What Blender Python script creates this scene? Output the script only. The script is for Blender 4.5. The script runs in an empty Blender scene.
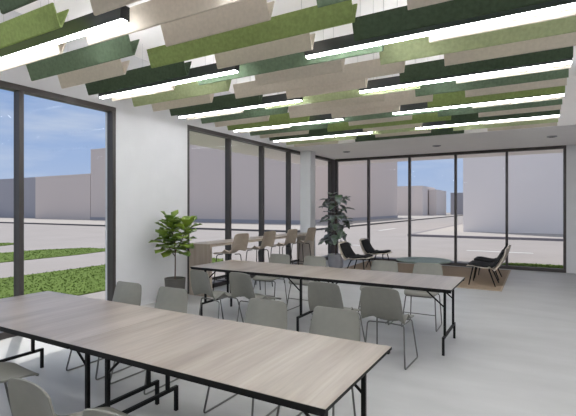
import bpy, bmesh, math, random
from mathutils import Vector, Matrix, noise
C = bpy.context.scene.collection
PI = math.pi
random.seed(7)

# ---------------------------------------------------------------- camera
cam_d = bpy.data.cameras.new('camera'); cam = bpy.data.objects.new('camera', cam_d); C.objects.link(cam)
cam_d.sensor_width = 36; cam_d.lens = 36*433.0/576; cam_d.clip_start = .02; cam_d.clip_end = 600
cam.location = (0, 0, 1.6); cam.rotation_euler = (PI/2, 0, math.radians(30))
bpy.context.scene.camera = cam
# ---------------------------------------------------------------- exposure
vs = bpy.context.scene.view_settings
vs.view_transform = 'Standard'; vs.look = 'None'; vs.gamma = 1; vs.exposure = .5; vs.use_curve_mapping = False
LAMP = 27.0
LAMP_UP = 15.0
SKY = .68
# ---------------------------------------------------------------- sky with thin cloud
w = bpy.data.worlds.new('sky'); bpy.context.scene.world = w; w.use_nodes = True
nt = w.node_tree; nt.nodes.clear()
N = nt.nodes.new; Lk = nt.links.new
tc = N('ShaderNodeTexCoord'); sep = N('ShaderNodeSeparateXYZ'); Lk(tc.outputs['Generated'], sep.inputs[0])
rmp = N('ShaderNodeValToRGB'); Lk(sep.outputs['Z'], rmp.inputs[0])
e = rmp.color_ramp.elements
e[0].position = 0.0; e[0].color = (.50, .60, .80, 1)
e[1].position = 0.75; e[1].color = (.62, .66, .74, 1)
x = e.new(.10); x.color = (.40, .53, .80, 1)
x = e.new(.28); x.color = (.235, .39, .72, 1)
x = e.new(.48); x.color = (.50, .57, .72, 1)
mp = N('ShaderNodeMapping'); mp.inputs['Scale'].default_value = (1.2, 1.2, 7); Lk(tc.outputs['Generated'], mp.inputs[0])
nz = N('ShaderNodeTexNoise'); nz.inputs['Scale'].default_value = 2.6; nz.inputs['Detail'].default_value = 7; nz.inputs['Roughness'].default_value = .6
Lk(mp.outputs[0], nz.inputs[0])
cr = N('ShaderNodeValToRGB'); Lk(nz.outputs[0], cr.inputs[0])
cr.color_ramp.elements[0].position = .44; cr.color_ramp.elements[0].color = (0, 0, 0, 1)
cr.color_ramp.elements[1].position = .78; cr.color_ramp.elements[1].color = (.75, .75, .75, 1)
mx = N('ShaderNodeMix'); mx.data_type = 'RGBA'; Lk(cr.outputs[0], mx.inputs['Factor']); Lk(rmp.outputs[0], mx.inputs['A'])
mx.inputs['B'].default_value = (.68, .74, .86, 1)
bg = N('ShaderNodeBackground'); bg.inputs[1].default_value = SKY; Lk(mx.outputs['Result'], bg.inputs[0])
wo = N('ShaderNodeOutputWorld'); Lk(bg.outputs[0], wo.inputs[0])
# ---------------------------------------------------------------- sun
sd = bpy.data.lights.new('sun', 'SUN'); sd.energy = 2.85; sd.angle = math.radians(.9); sd.color = (1, .955, .90)
so = bpy.data.objects.new('sun', sd); C.objects.link(so)
el = math.radians(64.8); trav = Vector((.84*math.cos(el), -.54*math.cos(el), -math.sin(el)))
so.rotation_euler = trav.to_track_quat('-Z', 'Y').to_euler(); so.location = (-20, 12, 30)

# ---------------------------------------------------------------- materials
def mat(name, col, rough=.6, metal=0, spec=.5, noise_amt=0, nscale=(8, 8, 8), bump=0, bscale=60, emit=None, col2=None, detail=4, coord='Object'):
    m = bpy.data.materials.new(name); m.use_nodes = True
    t = m.node_tree; b = t.nodes['Principled BSDF']
    b.inputs['Base Color'].default_value = (*col, 1); b.inputs['Roughness'].default_value = rough
    b.inputs['Metallic'].default_value = metal; b.inputs['Specular IOR Level'].default_value = spec
    tcn = t.nodes.new('ShaderNodeTexCoord')
    if noise_amt or col2:
        mpn = t.nodes.new('ShaderNodeMapping'); mpn.inputs['Scale'].default_value = nscale
        t.links.new(tcn.outputs[coord], mpn.inputs[0])
        n = t.nodes.new('ShaderNodeTexNoise'); n.inputs['Scale'].default_value = 1; n.inputs['Detail'].default_value = detail
        t.links.new(mpn.outputs[0], n.inputs[0])
        r = t.nodes.new('ShaderNodeValToRGB'); t.links.new(n.outputs[0], r.inputs[0])
        c2 = col2 or tuple(c*(1-noise_amt) for c in col)
        c1 = col if col2 else tuple(min(1, c*(1+noise_amt)) for c in col)
        r.color_ramp.elements[0].position = .32; r.color_ramp.elements[0].color = (*c2, 1)
        r.color_ramp.elements[1].position = .68; r.color_ramp.elements[1].color = (*c1, 1)
        t.links.new(r.outputs[0], b.inputs['Base Color'])
    if bump:
        n2 = t.nodes.new('ShaderNodeTexNoise'); n2.inputs['Scale'].default_value = bscale; n2.inputs['Detail'].default_value = 3
        t.links.new(tcn.outputs[coord], n2.inputs[0])
        bp = t.nodes.new('ShaderNodeBump'); bp.inputs['Strength'].default_value = bump; bp.inputs['Distance'].default_value = .01
        t.links.new(n2.outputs[0], bp.inputs['Height']); t.links.new(bp.outputs[0], b.inputs['Normal'])
    if emit:
        b.inputs['Emission Color'].default_value = (*emit[0], 1); b.inputs['Emission Strength'].default_value = emit[1]
    return m
M = {}
M['wall'] = mat('white plaster', (.67, .67, .685), .8, noise_amt=.02, nscale=(3, 3, 3), bump=.05, bscale=90)
M['ceil'] = mat('ceiling paint', (.92, .89, .88), .85, noise_amt=.015, nscale=(2, 2, 2))
M['floor'] = mat('polished concrete', (.43, .43, .425), .42, spec=.35, noise_amt=.07, nscale=(1.1, 3.2, 2), bump=.03, bscale=40, detail=9)
M['frame'] = mat('dark bronze aluminium', (.062, .055, .053), .45, metal=.3)
M['black'] = mat('black powder coated steel', (.006, .006, .006), .6, spec=.25)
M['olive'] = mat('olive felt', (.27, .345, .125), .95, spec=.1, noise_amt=.12, nscale=(30, 30, 30), bump=.2, bscale=300)
M['lime'] = mat('lime felt', (.46, .52, .29), .95, spec=.1, noise_amt=.10, nscale=(30, 30, 30), bump=.2, bscale=300)
M['green'] = mat('mid green felt', (.165, .228, .15), .95, spec=.1, noise_amt=.14, nscale=(30, 30, 30), bump=.2, bscale=300)
M['dark'] = mat('dark green felt', (.075, .105, .068), .95, spec=.1, noise_amt=.14, nscale=(30, 30, 30), bump=.2, bscale=300)
M['cream'] = mat('cream felt', (.66, .59, .50), .95, spec=.1, noise_amt=.05, nscale=(30, 30, 30), bump=.2, bscale=300)
M['lampbody'] = mat('dark grey lamp housing', (.09, .095, .10), .38, metal=.6)
M['lampcap'] = mat('black lamp end', (.02, .02, .022), .5)
M['glow'] = mat('lit diffuser', (.9, .9, .9), .5, emit=((.965, .98, 1.0), LAMP))
M['glowup'] = mat('added uplight glow', (.9, .9, .9), .5, emit=((.965, .98, 1.0), LAMP_UP))
M['cable'] = mat('steel cable', (.3, .3, .3), .4, metal=.8)
M['shell'] = mat('grey green moulded plastic', (.19, .187, .163), .55, spec=.4, noise_amt=.03, nscale=(20, 20, 20))
M['rod'] = mat('grey steel rod', (.16, .16, .15), .4, metal=.4)
M['stool'] = mat('taupe veneer', (.34, .28, .22), .5, noise_amt=.10, nscale=(4, 30, 4))
M['lounge_wood'] = mat('pale bent plywood', (.52, .46, .39), .5, noise_amt=.08, nscale=(4, 30, 4))
M['cushion'] = mat('black wool', (.018, .018, .019), .9, spec=.2, noise_amt=.1, nscale=(60, 60, 60), bump=.3, bscale=200)
M['rug'] = mat('tan woven rug', (.31, .235, .17), .95, spec=.1, noise_amt=.12, nscale=(40, 120, 10), bump=.4, bscale=150)
M['rugedge'] = mat('pale rug binding', (.42, .35, .27), .95, spec=.1)
M['rtable'] = mat('sage green lacquer', (.15, .185, .15), .5, noise_amt=.03)
M['pot'] = mat('dark clay pot', (.085, .08, .072), .7, noise_amt=.06)
M['greypot'] = mat('grey concrete pot', (.34, .34, .37), .8, noise_amt=.06)
M['soil'] = mat('soil', (.03, .02, .015), .95, noise_amt=.3, nscale=(50, 50, 50), bump=.6, bscale=80)
M['bark'] = mat('brown bark', (.10, .06, .045), .85, noise_amt=.25, nscale=(40, 40, 10), bump=.4, bscale=80)
M['leafA'] = mat('fresh green leaf', (.05, .13, .018), .38, spec=.5, col2=(.27, .37, .05), nscale=(3.2, 3.2, 3.2), detail=2)
M['leafB'] = mat('dark green leaf', (.05, .11, .035), .3, spec=.8, col2=(.27, .28, .31), nscale=(6, 6, 6), detail=2)
M['paving'] = mat('pale paving', (.318, .292, .285), .9, noise_amt=.05, nscale=(.5, .5, .5), bump=.04, bscale=6, detail=8)
M['walk'] = mat('light pavement', (.40, .37, .35), .9, noise_amt=.03)
M['kerb'] = mat('dark kerb stone', (.09, .085, .09), .9)
M['kerbgrey'] = mat('grey kerb stone', (.24, .22, .235), .9)
M['line'] = mat('white road paint', (.62, .62, .62), .8)
M['grass'] = mat('lawn', (.11, .165, .04), .95, spec=.1, col2=(.13, .19, .048), nscale=(5, 5, 5), detail=8)
M['bld'] = mat('lavender grey render', (.70, .61, .56), .9, noise_amt=.015, nscale=(.1, .1, .1))
M['bldlight'] = mat('pale lavender render', (.93, .85, .80), .9, noise_amt=.02, nscale=(.15, .15, .15))
M['bldgrey'] = mat('pale grey render', (.76, .68, .64), .9, noise_amt=.015, nscale=(.1, .1, .1))
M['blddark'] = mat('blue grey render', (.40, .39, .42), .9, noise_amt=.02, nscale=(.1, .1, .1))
M['eave'] = mat('warm white soffit board', (.93, .87, .84), .85, noise_amt=.02)

def wood_top():
    m = bpy.data.materials.new('greige oak laminate'); m.use_nodes = True
    t = m.node_tree; b = t.nodes['Principled BSDF']; b.inputs['Roughness'].default_value = .30; b.inputs['Specular IOR Level'].default_value = .62
    tcn = t.nodes.new('ShaderNodeTexCoord'); mpn = t.nodes.new('ShaderNodeMapping'); mpn.inputs['Scale'].default_value = (2.6, .32, 1)
    mpn.inputs['Rotation'].default_value = (0, 0, .06)
    t.links.new(tcn.outputs['Object'], mpn.inputs[0])
    n = t.nodes.new('ShaderNodeTexNoise'); n.inputs['Scale'].default_value = 1.6; n.inputs['Detail'].default_value = 5; n.inputs['Distortion'].default_value = .6
    t.links.new(mpn.outputs[0], n.inputs[0])
    r = t.nodes.new('ShaderNodeValToRGB'); t.links.new(n.outputs[0], r.inputs[0])
    r.color_ramp.elements[0].position = .30; r.color_ramp.elements[0].color = (.205, .165, .13, 1)
    r.color_ramp.elements[1].position = .70; r.color_ramp.elements[1].color = (.335, .292, .252, 1)
    x = r.color_ramp.elements.new(.5); x.color = (.275, .23, .19, 1)
    mp2 = t.nodes.new('ShaderNodeMapping'); mp2.inputs['Scale'].default_value = (38, 2.2, 1); t.links.new(tcn.outputs['Object'], mp2.inputs[0])
    n2 = t.nodes.new('ShaderNodeTexNoise'); n2.inputs['Scale'].default_value = 1; n2.inputs['Detail'].default_value = 4; n2.inputs['Distortion'].default_value = .5
    t.links.new(mp2.outputs[0], n2.inputs[0])
    m2 = t.nodes.new('ShaderNodeMix'); m2.data_type = 'RGBA'; m2.blend_type = 'OVERLAY'; m2.inputs['Factor'].default_value = .35
    t.links.new(r.outputs[0], m2.inputs['A']); t.links.new(n2.outputs[0], m2.inputs['B'])
    t.links.new(m2.outputs['Result'], b.inputs['Base Color'])
    return m
M['oak'] = wood_top()
M['barwood'] = mat('bar oak veneer', (.42, .36, .30), .5, col2=(.33, .275, .225), nscale=(14, 14, 1.2), detail=5)

def glass():
    m = bpy.data.materials.new('window glass'); m.use_nodes = True
    t = m.node_tree; t.nodes.clear()
    tr = t.nodes.new('ShaderNodeBsdfTransparent'); tr.inputs[0].default_value = (.95, .96, .965, 1)
    gl = t.nodes.new('ShaderNodeBsdfGlossy'); gl.inputs['Roughness'].default_value = .0; gl.inputs[0].default_value = (.9, .93, .95, 1)
    fr = t.nodes.new('ShaderNodeFresnel'); fr.inputs[0].default_value = 1.09
    mm = t.nodes.new('ShaderNodeMixShader'); o = t.nodes.new('ShaderNodeOutputMaterial')
    ge = t.nodes.new('ShaderNodeNewGeometry'); iv = t.nodes.new('ShaderNodeMath'); iv.operation = 'SUBTRACT'; iv.inputs[0].default_value = 1
    mu = t.nodes.new('ShaderNodeMath'); mu.operation = 'MULTIPLY'
    t.links.new(ge.outputs['Backfacing'], iv.inputs[1]); t.links.new(iv.outputs[0], mu.inputs[0]); t.links.new(fr.outputs[0], mu.inputs[1])
    t.links.new(mu.outputs[0], mm.inputs[0]); t.links.new(tr.outputs[0], mm.inputs[1]); t.links.new(gl.outputs[0], mm.inputs[2]); t.links.new(mm.outputs[0], o.inputs[0])
    return m
M['glass'] = glass()

# ---------------------------------------------------------------- mesh helpers
def box(bm, x0, x1, y0, y1, z0, z1):
    v = [bm.verts.new((x, y, z)) for z in (z0, z1) for y in (y0, y1) for x in (x0, x1)]
    for f in ((0, 2, 3, 1), (4, 5, 7, 6), (0, 1, 5, 4), (2, 6, 7, 3), (0, 4, 6, 2), (1, 3, 7, 5)):
        bm.faces.new([v[i] for i in f])
def tube(bm, pts, r, n=8, caps=True):
    pts = [Vector(p) for p in pts]; rings = []
    rr = r if isinstance(r, (list, tuple)) else [r]*len(pts)
    up0 = None
    for i, p in enumerate(pts):
        d = (pts[min(i+1, len(pts)-1)]-pts[max(i-1, 0)]).normalized()
        if up0 is None:
            a = Vector((0, 0, 1)) if abs(d.z) < .9 else Vector((1, 0, 0))
            u = d.cross(a).normalized()
        else:
            u = (up0-d*up0.dot(d)).normalized()
        up0 = u; v = d.cross(u)
        rings.append([bm.verts.new(p+rr[i]*(u*math.cos(2*PI*k/n)+v*math.sin(2*PI*k/n))) for k in range(n)])
    for a, b in zip(rings, rings[1:]):
        for k in range(n): bm.faces.new((a[k], a[(k+1) % n], b[(k+1) % n], b[k]))
    if caps: bm.faces.new(rings[0][::-1]); bm.faces.new(rings[-1])
def smooth_path(pts, rad, seg=5):
    out = [Vector(pts[0])]
    for i in range(1, len(pts)-1):
        a, b, c_ = Vector(pts[i-1]), Vector(pts[i]), Vector(pts[i+1])
        r = min(rad, (a-b).length*.45, (c_-b).length*.45)
        p, q = b+(a-b).normalized()*r, b+(c_-b).normalized()*r
        for k in range(seg+1):
            t = k/seg; out.append(p*(1-t)**2+b*2*t*(1-t)+q*t*t)
    out.append(Vector(pts[-1])); return out
def lathe(bm, prof, n=40, cx=0, cy=0):
    rings = [[bm.verts.new((cx+r*math.cos(2*PI*k/n), cy+r*math.sin(2*PI*k/n), z)) for k in range(n)] for r, z in prof]
    for a, b in zip(rings, rings[1:]):
        for k in range(n): bm.faces.new((a[k], a[(k+1) % n], b[(k+1) % n], b[k]))
    bm.faces.new(rings[0][::-1]); bm.faces.new(rings[-1])
def obj(name, bm, m, parent=None, smooth=False, bevel=0):
    bmesh.ops.recalc_face_normals(bm, faces=bm.faces[:])
    me = bpy.data.meshes.new(name); bm.to_mesh(me); bm.free(); me.materials.append(m)
    if smooth:
        for p in me.polygons: p.use_smooth = True
    o = bpy.data.objects.new(name, me); C.objects.link(o); o.parent = parent
    if bevel:
        b = o.modifiers.new('bevel', 'BEVEL'); b.width = bevel; b.segments = 2; b.limit_method = 'ANGLE'
    return o
def boxes(name, bl, m, parent=None, bevel=0):
    bm = bmesh.new()
    for b in bl: box(bm, *b)
    return obj(name, bm, m, parent, bevel=bevel)
def tag(o, label=None, cat=None, group=None, kind=None):
    if label: o['label'] = label
    if cat: o['category'] = cat
    if group: o['group'] = group
    if kind: o['kind'] = kind
    return o
def empty(name, loc=(0, 0, 0), rz=0):
    o = bpy.data.objects.new(name, None); o.empty_display_size = .1; C.objects.link(o)
    o.location = loc; o.rotation_euler = (0, 0, rz); return o
def struct(name, bl, m, label=None, cat=None):
    return tag(boxes(name, bl, m), label, cat, kind='structure')
def copy_tree(o, parent=None):
    c = o.copy(); C.objects.link(c); c.parent = parent
    for ch in [q for q in bpy.data.objects if q.parent == o]: copy_tree(ch, c)
    return c

# ================================================================ ROOM SHELL
XL, YB, ZS, ZC, XR, YF = -5.64, 12.68, 3.15, 4.05, 5.0, -5.0
YS = 9.66     # where the low ceiling by the back windows begins
struct('floor', [(XL-.25, XR+.25, YF-.25, YB+.25, -.2, 0)], M['floor'], 'pale grey polished concrete floor of the room', 'floor')
struct('ceiling', [(XL-.25, XR+.25, YF-.25, YS, ZC, ZC+.3)], M['ceil'], 'white ceiling above the hanging baffles', 'ceiling')
struct('ceiling_lowered', [(XL-.25, XR+.25, YS, YB+.25, ZS, ZC+.3)], M['ceil'], 'lowered plain ceiling strip along the back windows', 'ceiling')
struct('wall_left', [(XL-.25, XL, 4.46, 6.03, 0, ZS), (XL-.25, XL, YF-.25, YS, ZS, ZC), (XL-.25, XL, YF-.25, -2.4, 0, ZS)], M['wall'], 'white left wall between the tall windows', 'wall')
struct('wall_back', [(.605, XR+.25, YB, YB+.25, 0, ZS)], M['wall'], 'white wall right of the back windows', 'wall')
struct('wall_right', [(XR, XR+.25, YF-.25, YB, 0, ZC)], M['wall'], 'right side wall', 'wall')
struct('wall_front', [(XL-.25, XR+.25, YF-.25, YF, 0, ZC)], M['wall'], 'wall behind the viewpoint', 'wall')
struct('baseboard_left', [(XL, XL+.012, 4.47, 6.02, 0, .07)], M['wall'])
struct('baseboard_back', [(.61, XR, YB-.012, YB, 0, .07)], M['wall'])
struct('column', [(XL+.001, -5.33, 10.44, 10.74, 0, ZS)], M['wall'], 'white square column against the left windows', 'column')

W = .06; D = .13
def window_run(name, axis, pos, sign, ms, label):
    """mullions at ms along the wall; pos the inner face plane; sign the outward direction"""
    root = empty(name); tag(root, label, 'window', kind='structure')
    def bx(a0, a1, d0, d1, z0, z1):
        if axis == 'Y': xs = sorted((pos+sign*d0, pos+sign*d1)); return (xs[0], xs[1], a0, a1, z0, z1)
        ys = sorted((pos+sign*d0, pos+sign*d1)); return (a0, a1, ys[0], ys[1], z0, z1)
    a, b = ms[0]-W/2, ms[-1]+W/2
    boxes('sill_rail', [bx(a, b, 0, D, .0, .085)], M['frame'], root)
    boxes('head_rail', [bx(a, b, 0, D, ZS-.075, ZS-.001)], M['frame'], root)
    for c_ in ms: boxes('mullion', [bx(c_-W/2, c_+W/2, 0, D, .085, ZS-.075)], M['frame'], root, bevel=.004)
    for p, q in zip(ms, ms[1:]):
        boxes('pane', [bx(p+W/2, q-W/2, .065, .075, .085, ZS-.075)], M['glass'], root)
    return root
window_run('window_1', 'Y', XL, -1, [-2.37, -1.01, .35, 1.71, 3.05, 4.43], 'tall dark framed windows left of the white wall')
window_run('window_2', 'Y', XL, -1, [6.06, 7.34, 8.62, 9.90, 11.20, 12.55], 'tall dark framed windows behind the bar counter')
window_run('window_3', 'X', YB, 1, [-5.56, -4.50, -3.25, -1.98, -.71, .575], 'tall dark framed windows across the back of the room')
struct('trim_1', [(XL-D, XL+.0, 12.58, YB+D, 0, ZS)], M['frame'], 'dark corner post where the two window walls meet', 'post')

# ================================================================ OUTDOORS
struct('ground', [(-130, 60, YB+.25, 160, -.12, -.02), (-130, XL-.25, -60, YB+.25, -.12, -.02)], M['paving'], 'pale paved ground and road outside the windows', 'ground')
struct('roof_overhang', [(-7.57, XL-.25, 6.0, 14.84, 3.2, 3.6), (XL-.25, 8, YB+.25, 14.84, 3.2, 3.6)], M['eave'], 'warm white overhang above the windows outside', 'overhang')
# pavements of the neighbouring blocks, with dark kerbs facing the road
def block(name, x0, x1, y0, y1, label, km):
    r = empty(name); tag(r, label, 'pavement', kind='structure')
    boxes('pavement_slab', [(x0, x1, y0, y1, -.018, .09)], M['walk'], r)
    boxes('kerb', [(x0-.28, x1+.28, y0-.28, y0, -.018, .10), (x1, x1+.28, y0, y1, -.018, .10), (x0-.28, x0, y0, y1, -.018, .10)], km, r)
block('pavement_west', -120, -14.1, 25.2, 120, 'pale pavement with dark kerb around the tall building on the left', M['kerb'])
block('pavement_east', -6.2, 40, 25.2, 45, 'pale pavement with kerb in front of the large building on the right', M['kerbgrey'])
def building(name, bl, m, label, z0=.09, cap=.0, capm=None):
    r = empty(name, (bl[0], bl[2], z0)); tag(r, label, 'building')
    x0, x1, y0, y1, h = bl
    ox, oy = x0, y0
    boxes('wall', [(x0-ox, x1-ox, y0-oy, y1-oy, 0, h)], m, r)
    boxes('roof', [(x0-ox-.02, x1-ox+.02, y0-oy-.02, y1-oy+.02, h, h+.15)], m, r)
    if capm: boxes('foot_shade_band', [(x0-ox-.06, x1-ox+.06, y0-oy-.06, y0-oy, 0, .35), (x1-ox, x1-ox+.06, y0-oy, y1-oy, 0, .35)], M['blddark'], r)  # dark strip stands in for the shadow at the building's foot
    return r
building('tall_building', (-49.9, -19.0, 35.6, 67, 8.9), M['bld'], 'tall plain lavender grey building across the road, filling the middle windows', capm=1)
building('long_building', (-62.3, -50.0, 35.6, 52, 5.8), M['bld'], 'low plain grey building left of the tall one, seen through the left window')
building('distant_building', (-110, -62.8, 36.9, 60, 5.95), M['blddark'], 'darker blue grey low building at the far left of the left window')
building('big_building', (-4.15, 26, 29.6, 50, 12), M['bldlight'], 'big pale windowless building outside the right back windows')
building('corner_building', (-34, -19.9, 88, 100, 5.8), M['bldgrey'], 'low pale building at the end of the street, lit block under the sky', z0=.09)
building('side_building', (-19.7, -18.2, 93, 104, 5.2), M['bldgrey'], 'narrow pale building beside the low block at the street end')
building('grey_building', (-17.6, -4, 106, 118, 5.0), M['blddark'], 'blue grey low building at the far street end, left of the big pale building', z0=-.02)
for i, (x0, x1) in enumerate(((-2.35, -.15), (-8.6, -6.4), (3.6, 5.8))):
    struct('road_line', [(x0, x1, 17.62, 17.80, -.02, -.012)], M['line'], 'white dash painted on the road', 'road marking')
struct('road_line', [(-9.9, -9.72, 30, 34, -.02, -.012)], M['line'], 'white dash on the side street', 'road marking')

def lawn(name, poly, label, n):
    bm = bmesh.new()
    lo = [bm.verts.new((x, y, -.02)) for x, y in poly]; hi = [bm.verts.new((x, y, 0)) for x, y in poly]
    bm.faces.new(lo[::-1]); bm.faces.new(hi)
    k = len(poly)
    for i in range(k): bm.faces.new((lo[i], lo[(i+1) % k], hi[(i+1) % k], hi[i]))
    xs = [p[0] for p in poly]; ys = [p[1] for p in poly]
    def inside(x, y):
        c_ = False; j = k-1
        for i in range(k):
            xi, yi = poly[i]; xj, yj = poly[j]
            if (yi > y) != (yj > y) and x < (xj-xi)*(y-yi)/(yj-yi)+xi: c_ = not c_
            j = i
        return c_
    rnd = random.Random(len(poly)+n); m = 0
    while m < n:
        x, y = rnd.uniform(min(xs), max(xs)), rnd.uniform(min(ys), max(ys))
        if not inside(x, y): continue
        m += 1
        a = rnd.uniform(0, PI); h = rnd.uniform(.01, .03); dx, dy = math.cos(a)*.02, math.sin(a)*.02
        bm.faces.new([bm.verts.new(p) for p in ((x-dx, y-dy, 0), (x+dx, y+dy, 0), (x+rnd.uniform(-.03, .03), y+rnd.uniform(-.03, .03), h))])
    o = obj(name, bm, M['grass']); tag(o, label, 'grass', kind='stuff'); return o
lawn('grass_strip', [(-10.6, -3), (-7.35, -3), (-7.35, 8.4), (-7.7, 9.7), (-8.6, 10.8), (-9.6, 10.8), (-10.6, 9.6)], 'wide strip of mown grass nearest the left window', 9000)
lawn('grass_strip', [(-16.6, -3), (-13.75, -3), (-13.75, 9.3), (-14.0, 10.6), (-14.7, 11.2), (-15.7, 11.1), (-16.6, 9.6)], 'second strip of grass beyond the paved path outside the left window', 6000)
lawn('grass_strip', [(-21.6, -3), (-19.8, -3), (-19.8, 10.0), (-20.2, 10.8), (-21.2, 10.9), (-21.6, 10.4)], 'farthest strip of grass outside the left window', 3000)
lawn('grass_strip', [(-.95, 12.98), (6, 12.98), (6, 14.3), (-.4, 14.3), (-.85, 14.05), (-1.0, 13.6)], 'strip of grass right outside the back windows', 5000)

# ================================================================ CEILING BAFFLES
ZB = 3.13; HB = .18; WB = .075; TB = .012
def baffle_mesh(L):
    """V of two felt leaves, open at the top, vertex down"""
    bm = bmesh.new()
    sec = [(-WB, HB), (-.012, .004), (-.006, 0), (.006, 0), (.012, .004), (WB, HB), (WB-TB, HB), (.004, TB+.004), (-.004, TB+.004), (-WB+TB, HB)]
    a = [bm.verts.new((-L/2, y, z)) for y, z in sec]; b = [bm.verts.new((L/2, y, z)) for y, z in sec]
    n = len(sec)
    for i in range(n): bm.faces.new((a[i], a[(i+1) % n], b[(i+1) % n], b[i]))
    for s_ in (a, b):
        for q in ((0, 1, 8, 9), (1, 2, 3, 4), (1, 4, 7, 8), (4, 5, 6, 7)): bm.faces.new([s_[i] for i in q])
    return bm
NAMES = {'olive': 'olive green', 'lime': 'lime green', 'green': 'mid green', 'dark': 'dark green', 'cream': 'cream'}
def ordinal(n):
    return ['first', 'second', 'third', 'fourth', 'fifth', 'sixth', 'seventh', 'eighth', 'ninth', 'tenth', 'eleventh', 'twelfth', 'thirteenth', 'fourteenth',
            'fifteenth', 'sixteenth', 'seventeenth', 'eighteenth', 'nineteenth', 'twentieth', 'twenty-first', 'twenty-second', 'twenty-third'][n-1]
def cab(parent, L, zt, frac=.42):
    for s in (-1, 1):
        bm = bmesh.new(); x = s*L*frac
        tube(bm, [(x, 0, zt), (x, 0, ZC-ZB)], .0012, 6)
        obj('suspension_cable', bm, M['cable'], parent)
def baffle(x0, x1, y, c, label, group):
    L = x1-x0
    o = obj('ceiling_baffle', baffle_mesh(L), M[c]); o.location = ((x0+x1)/2, y, ZB)
    tag(o, label, 'ceiling baffle', group)
    cab(o, L, .012, .4)
    return o
ROW0, PITCH = 2.215, .3815
colB = {0: 'olive', 2: 'green', 4: 'dark', 6: 'lime', 8: 'dark', 10: 'green', 12: 'olive', 14: 'green', 16: 'dark', 18: 'lime', -2: 'dark'}
colA = {-1: 'dark', 1: 'cream', 3: 'olive', 5: 'green', 7: 'cream', 9: 'lime', 11: 'cream', 13: 'green', 15: 'olive', 17: 'lime', 19: 'dark'}
def nth(k): return ordinal(20-k)
for k in range(-1, 20):
    y = ROW0+PITCH*k
    if k % 2 == 0:
        segs = [(-5.28, -3.50, colB[k], 'long', 'left end of the'), (-3.05, -1.89, 'cream', 'short', 'middle of the'), (-1.455, .31, colB[k], 'long', 'right end of the')]
    else:
        segs = [(-5.28, -4.10, 'cream', 'short', 'left end of the'), (-3.66, -1.31, colA[k], 'longest', 'middle of the'), (-.87, .31, 'cream', 'short', 'right end of the')]
    for x0, x1, c, sz, pos in segs:
        if k == -1 and c == 'cream': continue
        if k == 0 and x0 > -2: continue
        baffle(x0, x1, y, c, '%s %s felt ceiling baffle, %s %s row from the back windows' % (sz, NAMES[c], pos, nth(k)), '%s felt ceiling baffles' % NAMES[c])
# linear lamps between the baffle rows
def lamp(x0, x1, y, label, group='linear ceiling lamps'):
    L = x1-x0
    r = empty('linear_lamp', ((x0+x1)/2, y, ZB)); tag(r, label, 'ceiling lamp', group)
    bm = bmesh.new()
    sec = [(-.024, .018), (-.052, .13), (-.044, .13), (-.019, .026), (.019, .026), (.044, .13), (.052, .13), (.024, .018), (.019, .018), (.016, .0185), (-.016, .0185), (-.019, .018)]
    a = [bm.verts.new((-L/2+.004, q, z)) for q, z in sec]; b = [bm.verts.new((L/2-.004, q, z)) for q, z in sec]
    for i in range(12): bm.faces.new((a[i], a[(i+1) % 12], b[(i+1) % 12], b[i]))
    obj('housing', bm, M['lampbody'], r)
    for s in (-1, 1):
        boxes('end_cap', [(min(s*L/2, s*(L/2-.004)), max(s*L/2, s*(L/2-.004)), -.045, .045, .012, .13)], M['lampcap'], r)
    boxes('diffuser', [(-L/2+.004, L/2-.004, -.021, .021, 0, .018)], M['glow'], r)
    boxes('added_uplight', [(-L/2+.004, L/2-.004, -.036, .036, .09, .10)], M['glowup'], r)  # glowing strip added to brighten the ceiling and baffles from below
    cab(r, L, .10)
lampY = [ROW0+PITCH*(k+.5) for k in (0, 4, 8, 12, 16)]
words = ['frontmost', 'second', 'third', 'fourth', 'rearmost']
for i, y in enumerate(lampY):
    lamp(-5.28, -2.93, y, 'long lit strip lamp between the baffles, left half of the %s lamp row' % words[i])
    lamp(-2.05, .31, y, 'long lit strip lamp between the baffles, right half of the %s lamp row' % words[i])
for y, t in ((lampY[0]-4*PITCH, 'just above'), (lampY[0]-8*PITCH, 'just behind'), (lampY[0]-12*PITCH, 'farthest behind')):   # added unseen lamps, carrying the rows on behind the viewpoint for more light
    for x0, x1, u in ((-5.28, -2.93, 'left'), (-2.05, .31, 'right')):
        lamp(x0, x1, y, 'added unseen strip lamp %s the viewpoint, %s half of its row' % (t, u), 'added strip lamps behind the viewpoint')
for i, y in enumerate([ROW0+PITCH*(k+.5) for k in (-8, -4, 0, 4, 8, 12)]):   # added fill lamps, unseen right of the frame, to lift the room's light
    lamp(2.2, 4.55, y, 'added unseen fill lamp right of the frame, %s row from the camera end' % ordinal(i+1), 'added fill lamps right of the frame')
# flush round speakers in the lowered ceiling
for x, y, t in ((-4.56, 11.12, 'nearest the corner of the two window walls'), (-2.18, 11.16, 'in the middle of the three'), (.26, 10.95, 'rightmost of the three')):
    bm = bmesh.new(); lathe(bm, [(.10, 0), (.10, -.012), (.085, -.02)], 28)
    o = obj('ceiling_disc', bm, M['greypot']); o.location = (x, y, ZS); tag(o, 'round grey disc set on the lowered ceiling, %s' % t, 'ceiling fitting', 'round ceiling discs')
    bm = bmesh.new(); lathe(bm, [(.06, -.018), (.055, -.024)], 24); obj('grille', bm, M['lampcap'], o)

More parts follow.
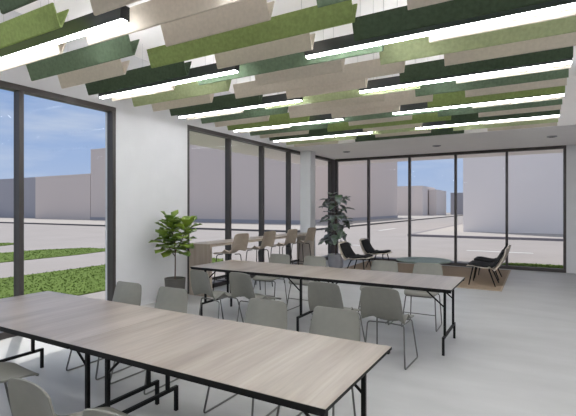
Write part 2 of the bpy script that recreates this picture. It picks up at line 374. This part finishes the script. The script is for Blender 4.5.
# ================================================================ FOLDING TABLES
def table(x0, x1, yc, label):
    L = x1-x0; Wd = .965
    r = empty('folding_table', ((x0+x1)/2, yc, 0)); tag(r, label, 'table', 'folding tables')
    hx, hy = L/2-.002, Wd/2
    top = boxes('tabletop', [(-hx, hx, -hy, hy, .724, .74)], M['oak'], r)
    boxes('edge_band', [(-hx-.0015, hx+.0015, -hy-.003, -hy, .722, .7385), (-hx-.0015, hx+.0015, hy, hy+.003, .722, .7385), (-hx-.0015, -hx, -hy, hy, .722, .7385), (hx, hx+.0015, -hy, hy, .722, .7385)], M['black'], r)
    g = .006
    boxes('apron', [(-hx+g, hx-g, -hy+g, -hy+g+.03, .701, .723), (-hx+g, hx-g, hy-g-.03, hy-g, .701, .723),
                    (-hx+g+.03, -hx+g+.06, -hy+.036, hy-.036, .705, .723), (hx-g-.06, hx-g-.03, -hy+.036, hy-.036, .705, .723)], M['black'], r)
    for s in (-1, 1):
        x = s*(L/2-.105); t = .0125
        for v in (-1, 1):
            yu, yf = v*.27, v*.36
            leg = boxes('leg', [(x-t, x+t, yu-t, yu+t, .17, .70)], M['black'], r)
            bm = bmesh.new(); tube(bm, [(x, yu, .50), (x-s*.22, yu, .69)], .009, 6); obj('brace', bm, M['black'], leg)
            boxes('foot', [(x-t, x+t, yf-t, yf+t, 0, .195)], M['black'], r)
        boxes('crossbar', [(x-t, x+t, -.36+t, .36-t, .17, .195)], M['black'], r)
    return r
XM = -2.585
table(-4.41, XM, 2.165, 'oak topped folding table with black legs, left half of the front table row')
table(XM, -.785, 2.165, 'oak topped folding table with black legs, right half of the front table row')
table(-4.42, XM, 5.27, 'oak topped folding table with black legs, left half of the second table row')
table(XM, -.785, 5.27, 'oak topped folding table with black legs, right half of the second table row')

# ================================================================ SHELL CHAIRS
def shell_mesh(prof, widths, curls, nu=15, thick=.009):
    """profile of (y,z) with half-width and side curl per station, corner rounded ends; sits facing +Y"""
    bm = bmesh.new()
    P = [Vector((0, y, z)) for y, z in prof]; n = len(P); rows = []
    for i, p in enumerate(P):
        d = (P[min(i+1, n-1)]-P[max(i-1, 0)]).normalized()
        nn = Vector((0, -d.z, d.y))      # towards the sitter
        if nn.z < 0 and i < n//2: nn = -nn
        row = []
        for k in range(nu):
            u = -1+2*k/(nu-1)
            row.append((p+Vector((u*widths[i], 0, 0))+nn*curls[i]*abs(u)**2.2, nn))
        rows.append(row)
    A = [[bm.verts.new(q) for q, nn in row] for row in rows]
    for i in range(n-1):
        for k in range(nu-1): bm.faces.new((A[i][k], A[i][k+1], A[i+1][k+1], A[i+1][k]))
    return bm
def interp(keys, m):
    """Catmull-Rom through tuples"""
    out = []
    for j in range(m):
        t = j/(m-1)*(len(keys)-1); i = min(int(t), len(keys)-2); f = t-i
        k = [keys[max(i-1, 0)], keys[i], keys[i+1], keys[min(i+2, len(keys)-1)]]
        out.append(tuple(.5*(2*b+(c_-a)*f+(2*a-5*b+4*c_-d)*f*f+(3*b-a-3*c_+d)*f**3) for a, b, c_, d in zip(*k)))
    return out
def shell(name, keys, m, parent, thick=.010, mm=26):
    st = interp(keys, mm)
    bm = shell_mesh([(s[0], s[1]) for s in st], [s[2] for s in st], [s[3] for s in st])
    o = obj(name, bm, m, parent, smooth=True)
    sm = o.modifiers.new('thick', 'SOLIDIFY'); sm.thickness = thick; sm.offset = 0
    bv = o.modifiers.new('edge', 'BEVEL'); bv.width = .002; bv.segments = 2; bv.limit_method = 'ANGLE'; bv.angle_limit = 1
    return o
CH = [(.235, .428, .150, .0), (.225, .446, .180, .004), (.13, .452, .208, .022), (.03, .440, .218, .042), (-.06, .440, .216, .062), (-.13, .470, .212, .078),
      (-.18, .53, .208, .075), (-.222, .61, .204, .060), (-.258, .70, .196, .042), (-.285, .770, .184, .028), (-.296, .802, .172, .02), (-.300, .814, .142, .018)]
def make_chair(crossbar):
    r = empty('shell_chair')
    shell('seat_shell', [(a, b, c_*1.06, d) for a, b, c_, d in CH], M['shell'], r)
    for s in (-1, 1):
        bm = bmesh.new()
        tube(bm, smooth_path([(s*.03, -.11, .424), (s*.19, -.14, .424), (s*.215, -.19, .0065), (s*.225, .25, .0065), (s*.19, .15, .424), (s*.03, .12, .424)], .03), .0078, 8)
        obj('sled_leg', bm, M['rod'], r, smooth=True)
    bm = bmesh.new(); tube(bm, [(0, -.13, .424), (0, .13, .424)], .008, 8)
    tube(bm, [(-.05, -.11, .424), (.05, -.11, .424)], .007, 8); tube(bm, [(-.05, .12, .424), (.05, .12, .424)], .007, 8)
    obj('seat_bracket', bm, M['rod'], r, smooth=True)
    if crossbar:
        bm = bmesh.new(); tube(bm, [(-.208, .20, .20), (.208, .20, .20)], .0055, 8); obj('crossbar', bm, M['rod'], r, smooth=True)
    return r
chairs = [
 (-3.20, 1.52, -5, 0, 'grey shell chair, near side of front table, mostly cut off by the left edge'),
 (-1.955, 1.41, -4, 0, 'grey shell chair, near side of front table, back largest at bottom left'),
 (-1.38, 1.40, 0, 0, 'grey shell chair, near side of front table, only back top above bottom edge'),
 (-3.77, 2.83, 180, 0, 'grey shell chair, far side of front table, leftmost by the white wall'),
 (-3.13, 2.83, 180, 0, 'grey shell chair, far side of front table, in front of the fiddle leaf fig'),
 (-2.02, 2.83, 180, 0, 'grey shell chair, far side of front table, third from the left'),
 (-1.38, 2.83, 180, 0, 'grey shell chair, far side of front table, nearest its right end'),
 (-3.60, 4.44, -14, 0, 'grey shell chair, near side of second table, leftmost by the bar end panel'),
 (-3.06, 4.55, -12, 0, 'grey shell chair, near side of second table, second from the left'),
 (-1.93, 4.46, -6, 0, 'grey shell chair, near side of second table, third from the left'),
 (-1.345, 4.46, -1, 0, 'grey shell chair, near side of second table, rightmost with legs in full view'),
 (-3.82, 6.03, 180, 1, 'grey shell chair, far side of second table, leftmost before the bar stools'),
 (-3.15, 6.03, 180, 1, 'grey shell chair, far side of second table, before the far end of the bar'),
 (-1.99, 6.03, 180, 1, 'grey shell chair, far side of second table, just left of the round table'),
 (-1.36, 6.03, 180, 1, 'grey shell chair, far side of second table, nearest its right end'),
]
protos = {}
for x, y, a, cbar, lab in chairs:
    if cbar not in protos: protos[cbar] = o = make_chair(cbar)
    else: o = copy_tree(protos[cbar])
    o.location = (x, y, 0); o.rotation_euler = (0, 0, math.radians(a)); tag(o, lab, 'chair', 'shell chairs around the folding tables')

# ================================================================ BAR AND STOOLS
r = empty('bar_counter', (-5.33, 8.1, 0)); tag(r, 'long oak bar counter on two end panels along the left windows', 'counter')
boxes('countertop', [(-.25, .25, -2.09, 2.09, .90, .95)], M['barwood'], r, bevel=.003)
boxes('end_panel', [(-.25, .25, -2.085, -2.035, 0, .90)], M['barwood'], r)
boxes('end_panel', [(-.25, .25, 2.035, 2.085, 0, .90)], M['barwood'], r)
boxes('footrail', [(-.20, -.17, -2.035, 2.035, .20, .24)], M['black'], r)
ST = [(.20, .738, .14, 0), (.19, .757, .165, .004), (.11, .762, .19, .018), (.02, .752, .20, .036), (-.06, .752, .198, .055), (-.12, .782, .196, .068),
      (-.165, .84, .194, .066), (-.205, .915, .192, .052), (-.242, 1.0, .186, .038), (-.270, 1.075, .178, .026), (-.282, 1.11, .168, .02), (-.286, 1.122, .14, .018)]
def make_stool():
    r = empty('bar_stool')
    shell('seat_shell', [(a, b+.02, c_*1.22, d) for a, b, c_, d in ST], M['stool'], r)
    for sx in (-1, 1):
        for sy in (-1, 1):
            bm = bmesh.new(); tube(bm, smooth_path([(sx*.05, sy*.10, .756), (sx*.175, sy*.135, .752), (sx*.225, sy*.205-.01, 0)], .04), .0085, 8)
            obj('leg', bm, M['black'], r, smooth=True)
    for z, f in ((.30, .60),):
        q = [(sx*(.175+.05*f), sy*(.135+.07*f)-.01*f, z) for sx, sy in ((-1, -1), (1, -1), (1, 1), (-1, 1))]
        for i in range(4):
            bm = bmesh.new(); tube(bm, [q[i], q[(i+1) % 4]], .007, 8); obj('footrest_bar', bm, M['black'], r, smooth=True)
    return r
stools = [(6.32, 'nearest the left end of the bar'), (7.26, 'second from the left end of the bar'), (8.18, 'third from the left end of the bar'), (9.10, 'in front of the white column')]
so_ = None
for y, t in stools:
    if so_ is None: so_ = o = make_stool()
    else: o = copy_tree(so_)
    o.location = (-4.90, y, 0); o.rotation_euler = (0, 0, math.radians(90)); tag(o, 'taupe shell bar stool with black legs, %s' % t, 'bar stool', 'bar stools along the counter')

# ================================================================ LOUNGE CORNER
RUG = (-4.45, -.60, 9.22, 12.45)
ro = empty('rug', ((RUG[0]+RUG[1])/2, (RUG[2]+RUG[3])/2, 0)); tag(ro, 'tan woven rug under the lounge chairs and round table', 'rug')
hx, hy = (RUG[1]-RUG[0])/2, (RUG[3]-RUG[2])/2
boxes('pile', [(-hx+.03, hx-.03, -hy+.03, hy-.03, 0, .012)], M['rug'], ro)
boxes('binding', [(-hx, hx, -hy, -hy+.03, 0, .013), (-hx, hx, hy-.03, hy, 0, .013), (-hx, -hx+.03, -hy+.03, hy-.03, 0, .013), (hx-.03, hx, -hy+.03, hy-.03, 0, .013)], M['rugedge'], ro)
r = empty('round_table', (-2.27, 10.15, .0125)); tag(r, 'low round sage green coffee table on the rug', 'table')
bm = bmesh.new(); lathe(bm, [(.59, .375), (.61, .381), (.61, .394), (.605, .40)], 64); obj('tabletop', bm, M['rtable'], r, smooth=False)
bm = bmesh.new(); lathe(bm, [(.055, .02), (.04, .05), (.04, .36), (.09, .375)], 28); obj('pedestal', bm, M['rtable'], r)
bm = bmesh.new(); lathe(bm, [(.26, 0), (.26, .012), (.24, .02), (.06, .022)], 40); obj('base', bm, M['rtable'], r)
LG = [(.29, .375, .28, .005), (.27, .392, .305, .006), (.17, .385, .32, .012), (.04, .355, .325, .022), (-.09, .335, .325, .04), (-.18, .355, .322, .06),
      (-.25, .44, .315, .07), (-.32, .56, .30, .06), (-.375, .67, .28, .045), (-.405, .735, .26, .03), (-.417, .758, .23, .022)]
CUs = [(.265, .422, .255, 0), (.17, .420, .285, .004), (.04, .394, .295, .008), (-.08, .378, .295, .014), (-.155, .402, .292, .024), (-.222, .472, .285, .034), (-.29, .585, .268, .034), (-.352, .695, .245, .026), (-.368, .722, .22, .018)]
def make_lounge():
    r = empty('lounge_chair')
    shell('bent_shell', LG, M['lounge_wood'], r, .014)
    c_ = shell('cushion', CUs, M['cushion'], r, .044)
    for sx in (-1, 1):
        for sy, yt, yb, zt in ((1, .18, .25, .372), (-1, -.12, -.25, .33)):
            bm = bmesh.new(); tube(bm, [(sx*.20, yt, zt), (sx*.285, yb, 0)], [.016, .010], 10); obj('leg', bm, M['black'], r, smooth=True)
    bm = bmesh.new()
    for yt, zt in ((.18, .362), (-.12, .322)): tube(bm, [(-.20, yt, zt), (.20, yt, zt)], .011, 8)
    obj('seat_rail', bm, M['black'], r, smooth=True)
    return r
lo = None
for x, y, a, t in ((-.98, 9.90, 88, 'right of the round table, nearer the camera'), (-.98, 10.80, 88, 'right of the round table, nearer the windows'),
                   (-3.78, 10.0, -90, 'left of the round table, beside the plant'), (-3.72, 11.3, -90, 'left of the round table, nearer the windows')):
    if lo is None: lo = o = make_lounge()
    else: o = copy_tree(lo)
    o.location = (x, y, .0165); o.rotation_euler = (0, 0, math.radians(a)); tag(o, 'black cushioned plywood lounge chair, %s' % t, 'lounge chair', 'lounge chairs around the round table')

# ================================================================ PLANTS
def leaf(bm, base, d, up, L, Wd, droop, shape='fiddle', n=7):
    d = d.normalized(); side = d.cross(up).normalized(); nrm = side.cross(d).normalized()
    prof = {'fiddle': [.10, .42, .60, .78, 1.0, .82, .10], 'split': [.55, .95, 1.0, .92, .72, .42, .03]}[shape]
    rows = []
    for i in range(n):
        t = i/(n-1); c_ = base+d*L*t-Vector((0, 0, 1))*droop*t*t*L
        wv = prof[i]*Wd/2; fold = nrm*wv*.28
        rip = nrm*(.06*Wd*math.sin(i*2.1))
        rows.append([bm.verts.new(p) for p in (c_-side*wv+fold+rip, c_-side*wv*.5+fold*.35, c_, c_+side*wv*.5+fold*.35, c_+side*wv+fold-rip)])
    for a, b in zip(rows, rows[1:]):
        for k in range(4): bm.faces.new((a[k], a[k+1], b[k+1], b[k]))
def fiddle(loc):
    r = empty('fiddle_leaf_fig', loc); tag(r, 'fiddle leaf fig with fresh green leaves in a dark pot by the white wall', 'potted plant')
    bm = bmesh.new(); lathe(bm, [(.13, 0), (.16, .30), (.17, .45), (.150, .45), (.145, .40)], 40); obj('pot', bm, M['pot'], r, smooth=False)
    bm = bmesh.new(); lathe(bm, [(.143, .39), (.143, .405)], 30); obj('soil', bm, M['soil'], r)
    rnd = random.Random(5)
    bm = bmesh.new()
    main = [Vector((0, 0, .40)), Vector((.005, .0, .7)), Vector((-.01, .01, .95)), Vector((-.06, .0, 1.2)), Vector((-.09, -.01, 1.37))]
    br = [Vector((-.005, .008, .88)), Vector((.07, .05, 1.02)), Vector((.13, .09, 1.2)), Vector((.16, .12, 1.32))]
    br2 = [Vector((0, .0, .80)), Vector((-.06, -.07, .95)), Vector((-.12, -.1, 1.12))]
    tube(bm, main, [.011, .010, .009, .007, .004]); tube(bm, br, [.008, .007, .005, .003]); tube(bm, br2, [.007, .005, .003])
    obj('stem', bm, M['bark'], r, smooth=True)
    bm = bmesh.new()
    def along(path, t):
        f = t*(len(path)-1); i = min(int(f), len(path)-2); return path[i].lerp(path[i+1], f-i)
    for path, cnt, t0, z in ((main, 34, .42, 0), (br, 20, .25, 1), (br2, 12, .3, 2)):
        for j in range(cnt):
            t = t0+(1-t0)*j/(cnt-1); p = along(path, t); ang = j*2.399+z*1.1
            elv = -.05+1.05*((t-t0)/(1-t0))**1.6+rnd.uniform(-.12, .12)
            d = Vector((math.cos(ang)*math.cos(elv), math.sin(ang)*math.cos(elv), math.sin(elv)))
            sz = rnd.uniform(.8, 1.1)*(.28 if t < .9 else .22)
            b0 = p+d*.02
            tube(bm, [p, b0], .003, 5, False)
            leaf(bm, b0, d, Vector((0, 0, 1)), sz, sz*.82, rnd.uniform(.0, .2))
    o = obj('foliage', bm, M['leafA'], r, smooth=True); s = o.modifiers.new('thick', 'SOLIDIFY'); s.thickness = .002
fiddle((-5.17, 5.24, 0))
def broad(loc):
    r = empty('broad_leaf_plant', loc); tag(r, 'tall dark broad leaved plant in a grey pot by the back corner', 'potted plant')
    bm = bmesh.new(); lathe(bm, [(.17, 0), (.20, .05), (.21, .36), (.19, .36), (.185, .32)], 40); obj('pot', bm, M['greypot'], r)
    bm = bmesh.new(); lathe(bm, [(.184, .31), (.184, .325)], 30); obj('soil', bm, M['soil'], r)
    rnd = random.Random(11); bs = bmesh.new(); bl = bmesh.new()
    tube(bs, [(0, 0, .32), (.02, 0, .9), (-.01, .02, 1.82)], [.014, .012, .008])
    for j in range(58):
        z = .55+1.28*(j/57); ang = j*2.399; p = Vector((.01, 0, z)); reach = rnd.uniform(.12, .24); e_ = rnd.uniform(.1, .9)
        q = p+Vector((math.cos(ang)*reach, math.sin(ang)*reach, reach*e_+.03))
        tube(bs, [p, (p+q)/2+Vector((0, 0, .03)), q], .004, 5)
        d = Vector((math.cos(ang+rnd.uniform(-.4, .4)), math.sin(ang+rnd.uniform(-.4, .4)), rnd.uniform(-.9, .7)))
        s = rnd.uniform(.22, .36); leaf(bl, q, d, Vector((0, 0, 1)), s, s*.78, rnd.uniform(.1, .5), 'split')
    obj('stem', bs, M['bark'], r, smooth=True)
    o = obj('foliage', bl, M['leafB'], r, smooth=True); k = o.modifiers.new('thick', 'SOLIDIFY'); k.thickness = .002
broad((-4.72, 10.75, 0))
